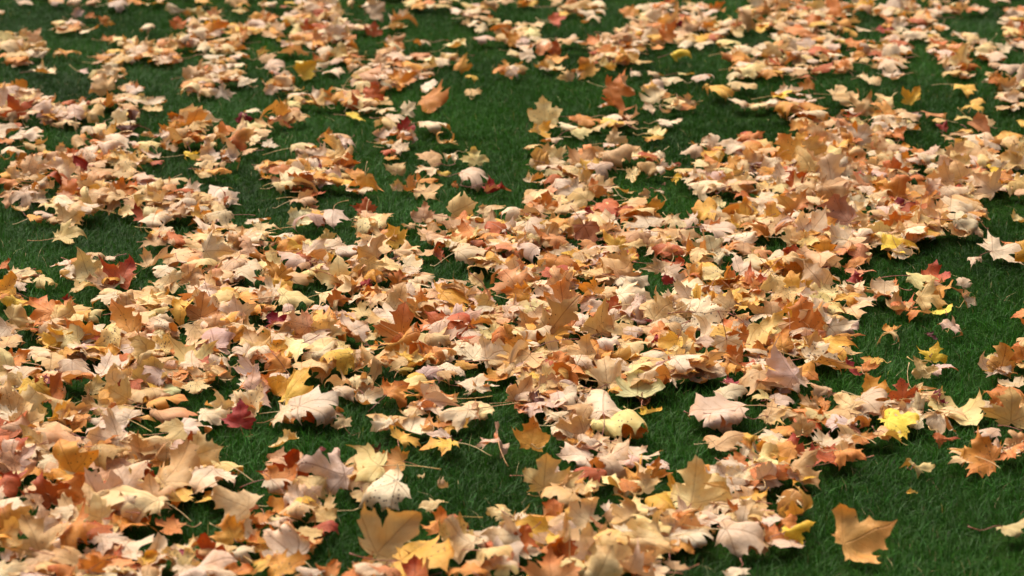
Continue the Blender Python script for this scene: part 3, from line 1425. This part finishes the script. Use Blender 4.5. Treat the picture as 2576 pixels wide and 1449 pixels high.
def mesh_np(name, V, F, mats, uv=None, face=None, back=None, traits=None, mi=None):
    me = bpy.data.meshes.new(name)
    me.vertices.add(len(V)); me.vertices.foreach_set('co', np.ascontiguousarray(V, np.float32).ravel())
    me.loops.add(F.size); me.loops.foreach_set('vertex_index', np.ascontiguousarray(F, np.int32).ravel())
    me.polygons.add(len(F))
    me.polygons.foreach_set('loop_start', np.arange(0, F.size, F.shape[1], dtype=np.int32))
    me.polygons.foreach_set('use_smooth', np.ones(len(F), bool))
    if mi is not None: me.polygons.foreach_set('material_index', mi.astype(np.int32))
    for m in mats: me.materials.append(m)
    def vec(nm, arr):
        at = me.attributes.new(nm, 'FLOAT_VECTOR', 'POINT'); at.data.foreach_set('vector', np.ascontiguousarray(arr, np.float32).ravel())
    def rgba(nm, arr):
        at = me.attributes.new(nm, 'FLOAT_COLOR', 'POINT')
        at.data.foreach_set('color', np.ascontiguousarray(np.column_stack((arr, np.ones(len(arr)))), np.float32).ravel())
    if uv is not None: vec('leaf_uv', uv)
    if face is not None: rgba('face_colour', face)
    if back is not None: rgba('back_colour', back)
    if traits is not None: vec('leaf_traits', traits)
    me.update(calc_edges=True)
    return me

def make_blade(r, key, pose, lib):
    V, F = lib[r.integers(len(lib))]
    P = shape_leaf(V, r, pose)
    face, back, tr = colour_leaf(V, r, key)
    uv = np.column_stack((V, np.full(len(V), r.uniform(0, 60))))
    return V, F, P, uv, face, back, tr

def orient(P, r, pose, yaw):
    a = yaw - math.pi / 2
    P = rot_z(P, a)
    if pose == 'S': P = rot_y(rot_x(P, R(r.uniform(46, 68))), r.normal(0, .12))
    elif pose == 'U': P = rot_x(P, R(r.uniform(60, 75)))
    elif pose == 'T': P = rot_y(rot_x(P, R(r.uniform(8, 27))), r.normal(0, .2))
    elif pose == 'Q': P = rot_x(P, R(30))
    elif pose == 'W': P = rot_y(rot_x(P, r.normal(.3, .3)), r.normal(0, .3))
    else: P = rot_y(rot_x(P, r.normal(.06, .12)), r.normal(0, .12))
    return P

pool = Pool()
# ------------------------------------------------------------------ the drifts: leaves too many to count, lying under and between the ones picked out
def drift_noise(x, y):
    return (math.sin(1.9 * x + .8 * y + 1) + math.sin(1.1 * y * 2.1 - .7 * x + 2) + .7 * math.sin(3.7 * x - 2.9 * y) + .5 * math.sin(5.3 * y + 2.2 * x))

POSES = ['D'] * 34 + ['F'] * 18 + ['C'] * 11 + ['S'] * 6 + ['T'] * 14 + ['R'] * 4 + ['W'] * 9 + ['A'] * 5
fr = np.random.default_rng(21)
spots_ = []
NTRY = 42000
for _ in range(NTRY):
    x, y = fr.uniform(-4.8, 4.8), fr.uniform(3.1, 14.0)
    if abs(x) > .215 * y + 1.6: continue
    p = unproject_px = project(np.array((x, y, .05)))
    px, py = float(p[0][0]), float(p[1][0])
    cv = cover_at(px, py)
    inside = cv is not None
    if inside:
        pr_ = {'#': 1.0, '+': .02, '.': 0.0}[cv]
        if py < 320: pr_ *= .75
    else:
        pr_ = .2 if drift_noise(x, y) > -.1 else .012
        if y > 11: pr_ *= .7
    if fr.random() < pr_: spots_.append((x, y, inside))
for x, y, inside in spots_:
    key, pose = MIX[fr.integers(len(MIX))], POSES[fr.integers(len(POSES))]
    if pose in 'ST' and y > 8.5 and fr.random() < .6: pose = 'D'
    V, F, P, uv, face, back, tr = make_blade(fr, key, pose, COARSE)
    yaw = fr.uniform(0, 2 * math.pi)
    s = np.clip(fr.normal(.058, .010), .038, .084)
    if pose == 'S': yaw = R(fr.normal(90, 50))
    st = None
    if fr.random() < .4 and inside:
        st = stalk_points(fr, P, V)
        P = np.concatenate((P, st))
    if pose in 'DFC': P[:, 2] *= .62
    P = orient(P, fr, pose, yaw) * s
    W = P + np.array((x, y, 0))
    nb = len(V)
    W[:, 2] += support(x, y, .05) - np.percentile(W[:nb, 2], 6) - .004
    if inside:                                           # keep the lanes of open grass clear
        u, v, _ = project(W[:nb])
        cu, cv_, hu, hv = (u.min() + u.max()) / 2, (v.min() + v.max()) / 2, np.ptp(u) * .45, np.ptp(v) * .45
        near = [cover_at(cu + a * hu, cv_ + b * hv) for a, b in ((0, 0), (-1, 0), (1, 0), (0, -1), (0, 1))]
        open_, part = sum(q == '.' for q in near), sum(q == '+' for q in near)
        if fr.random() < 1 - (1 - .97 * min(1, open_)) * max(0, 1 - .48 * part): continue
    pool.add(W[:nb], F, uv, face, back, tr, 0)
    settle(W[:nb], .007)
    if st is not None:
        C = W[nb:]
        C[:, 2] = np.maximum(C[:, 2], .028)
        tv, tf = tube(C, .0008)
        sc_ = lin(STALKS[fr.integers(len(STALKS))])
        pool.add(tv, tf, np.zeros((len(tv), 3)), np.repeat(sc_[None], len(tv), 0), np.repeat(sc_[None], len(tv), 0), np.zeros(3), 1)

# ------------------------------------------------------------------ the leaves that can be picked out
rows = []
for (tc, trw), text in LEAVES.items():
    for ln in text.strip().split('\n'):
        lab = short = None
        if '|' in ln:
            ln, lab = [q.strip() for q in ln.split('|')]
            ln, short = [q.strip() for q in ln.split(';')]
        x, y, w, key, pose, yaw = ln.split()
        rows.append(dict(px=tc * 644 + float(x) / 4, py=trw * 362.25 + float(y) / 4, w=float(w) / 4, key=key, pose=pose,
                         yaw=None if yaw == '-' else R(float(yaw)), label=lab, short=short))
rows.sort(key=lambda d: d['py'])
for i, d in enumerate(rows):
    r = np.random.default_rng(1000 + i * 7)
    pose = d['pose']
    V, F, P, uv, face, back, tr = make_blade(r, d['key'], pose, FINE)
    yaw = d['yaw'] if d['yaw'] is not None else r.uniform(0, 2 * math.pi)
    nb = len(V)
    st = stalk_points(r, P, V)
    P = np.concatenate((P, st))
    if pose in 'DFC': P[:, 2] *= .72
    P = orient(P, r, pose, yaw)
    ext = np.ptp(P[:nb, 0])
    pos = unproject(d['px'], d['py'], .06)
    for _ in range(6):
        _, _, dep = project(pos)
        s = d['w'] * 1.02 * dep[0] / FP / ext
        if pose == 'x': s = np.clip(s, .012, .04)
        elif d['key'] in ('re', 'cm', 'br', 'do') and d['w'] < 60: s = np.clip(s, .026, .06)
        else: s = np.clip(s, .032 if d['w'] < 40 else .042, .098 if d['w'] < 140 else .122)
        W = P * s + np.array((pos[0], pos[1], 0))
        zoff = support(pos[0], pos[1], .045) - np.percentile(W[:nb, 2], 5) - .004
        W[:, 2] += zoff
        u, v, dp = project(W[:nb])
        du, dv = d['px'] - (u.min() + u.max()) / 2, d['py'] - (v.min() + v.max()) / 2
        pos[0] += du * dep[0] / FP
        ang = math.atan2(CAM_H, pos[1])
        
        pos[1] -= np.clip(dv * dep[0] / (FP * math.sin(ang)), -.3, .3)
    settle(W[:nb], .008)
    u, v, dp = project(W[:nb])
    cv = cover_at(d['px'], d['py'])
    iso = {'#': 1.0, '+': 1.35, '.': 1.7, None: 1.0}[cv]
    d.update(W=W, nb=nb, F=F, uv=uv, face=face, back=back, tr=tr, s=s, cover=cv,
             show=np.ptp(u) * np.ptp(v) * iso * (3 if d['label'] else 1))

order = sorted(range(len(rows)), key=lambda i: -rows[i]['show'])
chosen = set(order[:300])
marks = [d for i, d in enumerate(rows) if i in chosen and d['short']]
COLW = {'cr': 'pale cream', 'cs': 'speckled cream', 'pe': 'peach', 'ta': 'tan', 'or': 'orange', 'oy': 'golden orange', 'og': 'veined bronze', 'or2': 'orange',
        'do': 'rust', 'ye': 'yellow', 'yb': 'bright yellow', 'ys': 'spotted yellow', 'py': 'pale yellow', 'ps': 'speckled pale yellow', 're': 'red',
        'sr': 'red-orange', 'sa': 'salmon', 'cm': 'crimson', 'pk': 'pinkish grey', 'mv': 'mauve', 'br': 'dark brown', 'br2': 'brown', 'gy': 'khaki', 'ol': 'olive'}
POSW = {'D': 'lying domed', 'F': 'lying flat', 'C': 'with upturned edges', 'S': 'standing upright', 'T': 'leaning', 'R': 'rolled up', 'U': 'standing rolled',
        'V': 'folded open', 'A': 'arched like a tent', 'W': 'crumpled', 'x': 'torn to a scrap', 'Q': 'curled'}

def stalk_colour(d, r):
    return lin(STALKS[r.integers(len(STALKS))])

for i, d in enumerate(rows):
    r = np.random.default_rng(50000 + i)
    nb, W = d['nb'], d['W']
    C = W[nb:].copy()
    C[:, 2] = np.maximum(C[:, 2], .024 + .004 * np.sin(np.arange(len(C))))
    tv, tf = tube(C, .0010)
    scol = stalk_colour(d, r)
    has_stalk = d['pose'] != 'x' and r.random() < .75
    if i not in chosen:
        pool.add(W[:nb], d['F'], d['uv'], d['face'], d['back'], d['tr'], 0)
        if has_stalk:
            pool.add(tv, tf, np.zeros((len(tv), 3)), np.repeat(scol[None], len(tv), 0), np.repeat(scol[None], len(tv), 0), np.zeros(3), 1)
        continue
    base = np.array((W[:nb, 0].mean(), W[:nb, 1].mean(), W[:nb, 2].min()))
    root = bpy.data.objects.new('maple_leaf', None)
    root.empty_display_size = .03
    root.location = base
    col.objects.link(root)
    me = mesh_np('blade', W[:nb] - base, d['F'], [M_LEAF], d['uv'], d['face'], d['back'], np.repeat(d['tr'][None], nb, 0))
    ob = bpy.data.objects.new('blade', me); col.objects.link(ob); ob.parent = root
    if has_stalk:
        me = mesh_np('stalk', tv - base, tf, [M_STALK], face=np.repeat(scol[None], len(tv), 0))
        ob = bpy.data.objects.new('stalk', me); col.objects.link(ob); ob.parent = root
    root['category'] = 'leaf'
    if d['label']:
        root['label'] = d['label']
    else:
        near = min(marks, key=lambda m: np.linalg.norm(m['W'][:m['nb'], :2].mean(0) - base[:2]))
        dist = np.linalg.norm(near['W'][:near['nb'], :2].mean(0) - base[:2])
        where = 'next to the ' + near['short'] if dist < .45 else {'#': 'on a thick leaf drift', '+': 'at the edge of a drift', '.': 'on open grass', None: 'on a drift'}[d['cover']]
        root['label'] = '%s leaf %s %s' % (COLW[d['key']], POSW[d['pose']], where)
    root['group'] = 'fallen maple leaves on the lawn'
    d['root'] = root
# labels that turn out alike get told apart by their size
seen = {}
for i, d in enumerate(rows):
    if 'root' in d: seen.setdefault(d['root']['label'], []).append(d)
for lab, ds in seen.items():
    if len(ds) == 2:
        a, b = sorted(ds, key=lambda q: q['s'])
        if b['s'] > 1.15 * a['s']:
            a['root']['label'] = 'small ' + lab
            b['root']['label'] = 'large ' + lab

seen = {}
for d in rows:
    if 'root' in d: seen.setdefault(d['root']['label'], []).append(d)
for lab, ds in seen.items():
    if len(ds) < 2: continue
    for d in ds:
        p = np.array(d['root'].location)[:2]
        m = sorted(marks, key=lambda q: np.linalg.norm(q['W'][:q['nb'], :2].mean(0) - p))[:3]
        for s1, s2 in ((0, 1), (0, 2)):
            new = '%s leaf %s between the %s and the %s' % (COLW[d['key']], POSW[d['pose']], m[s1]['short'], m[s2]['short'])
            if len(new.split()) <= 16 and not any('root' in q and q['root']['label'] == new for q in rows):
                d['root']['label'] = new
                break
me = pool.build('fallen_leaves', [M_LEAF, M_STALK])
litter = bpy.data.objects.new('fallen_leaves', me)
litter['kind'] = 'stuff'
litter['category'] = 'leaves'
litter['label'] = 'countless peach, tan and orange maple leaves heaped in drifts on the lawn'
col.objects.link(litter)

# ------------------------------------------------------------------ grass
gr = np.random.default_rng(77)
def grass_mesh():
    n0 = 2800000
    x, y = gr.uniform(-4.6, 4.6, n0), gr.uniform(3.0, 13.5, n0)
    keep = np.abs(x) < .215 * y + 1.3
    x, y = x[keep], y[keep]
    u, v, dep = project(np.column_stack((x, y, np.full(len(x), .03))))
    gi, gj = np.floor(v / 40.25).astype(int), np.floor(u / 40.25).astype(int)
    ins = (gi >= 0) & (gi < 36) & (gj >= 0) & (gj < 64)
    G = np.array([list(rw) for rw in GRID])
    dens = np.full(len(x), .11)
    cell = G[np.clip(gi, 0, 35), np.clip(gj, 0, 63)]
    dens[ins] = np.where(cell[ins] == '#', .24, 1.0)
    # under deep litter no blade shows
    hi = np.clip(((y - HY0) / HC).astype(int), 0, HM - 1); hj = np.clip(((x - HX0) / HC).astype(int), 0, HN - 1)
    dens *= np.where(HT[hi, hj] - lawn_z(x, y) > .062, .15, 1)
    keep = gr.random(len(x)) < dens
    x, y = x[keep], y[keep]
    n = len(x)
    z0 = lawn_z(x, y) - .003
    patch = np.sin(2.6 * x + 1.1 * y) + np.sin(3.9 * y - 1.7 * x + 1) + .8 * np.sin(8.3 * x + 5.1 * y)
    hgt = np.clip(gr.normal(.029, .007, n) + .003 * patch, .014, .06)
    wid = gr.uniform(.0006, .0012, n)
    yaw = gr.uniform(0, 2 * math.pi, n)
    comb = .9 * np.sin(1.3 * x + .9 * y) + 2.2              # blades lean in swathes
    la = np.where(gr.random(n) < .5, comb + gr.normal(0, .9, n), yaw)
    lean = np.abs(gr.normal(.8, .6, n))
    dx, dy = np.cos(la), np.sin(la)
    fx, fy = -np.sin(la + gr.normal(0, .5, n)), np.cos(la + gr.normal(0, .5, n))
    def at(t, w):
        c = np.column_stack((x + dx * hgt * lean * t ** 1.8, y + dy * hgt * lean * t ** 1.8, z0 + hgt * t * (1 - .28 * np.minimum(lean, 1.6) * t)))
        s = np.column_stack((fx * wid * w, fy * wid * w, np.zeros(n)))
        return c - s, c + s
    a0, a1 = at(0.0, .9); b0, b1 = at(.55, .85); t0, _ = at(1.0, 0)
    V = np.stack((a0, a1, b0, b1, t0), 1).reshape(-1, 3)
    k = np.arange(n)[:, None] * 5
    F = np.concatenate((k + [0, 1, 3], k + [0, 3, 2], k + [2, 3, 4]), 1).reshape(-1, 3)
    # natural variety of greens, a few bluish and a few dead straw blades
    base = np.array((.024, .088, .008))
    cc = base[None] * np.exp(gr.normal(0, .22, n))[:, None] * np.exp(gr.normal(0, .14, (n, 3)))
    cc *= (1 + .16 * patch)[:, None]
    blu = gr.random(n) < .015
    cc[blu] = np.array((.08, .15, .06)) * np.exp(gr.normal(0, .3, blu.sum()))[:, None]
    dead = gr.random(n) < .008
    cc[dead] = np.array((.34, .27, .13)) * np.exp(gr.normal(0, .35, dead.sum()))[:, None]
    cv = np.repeat(np.clip(cc, .004, .6), 5, 0)
    me = mesh_np('grass', V, F, [M_GRASS])
    at_ = me.attributes.new('blade_colour', 'FLOAT_COLOR', 'POINT')
    at_.data.foreach_set('color', np.column_stack((cv, np.ones(len(cv)))).astype(np.float32).ravel())
    return me
grass = bpy.data.objects.new('grass', grass_mesh())
grass['kind'] = 'stuff'
grass['category'] = 'grass'
grass['label'] = 'short dark green lawn grass showing between the drifts of leaves'
col.objects.link(grass)
print('tris', sum(len(o.data.polygons) for o in sc.objects if o.type == 'MESH'), 'litter', len(spots_), 'picked', len(rows), 'grass', len(grass.data.polygons) // 3)
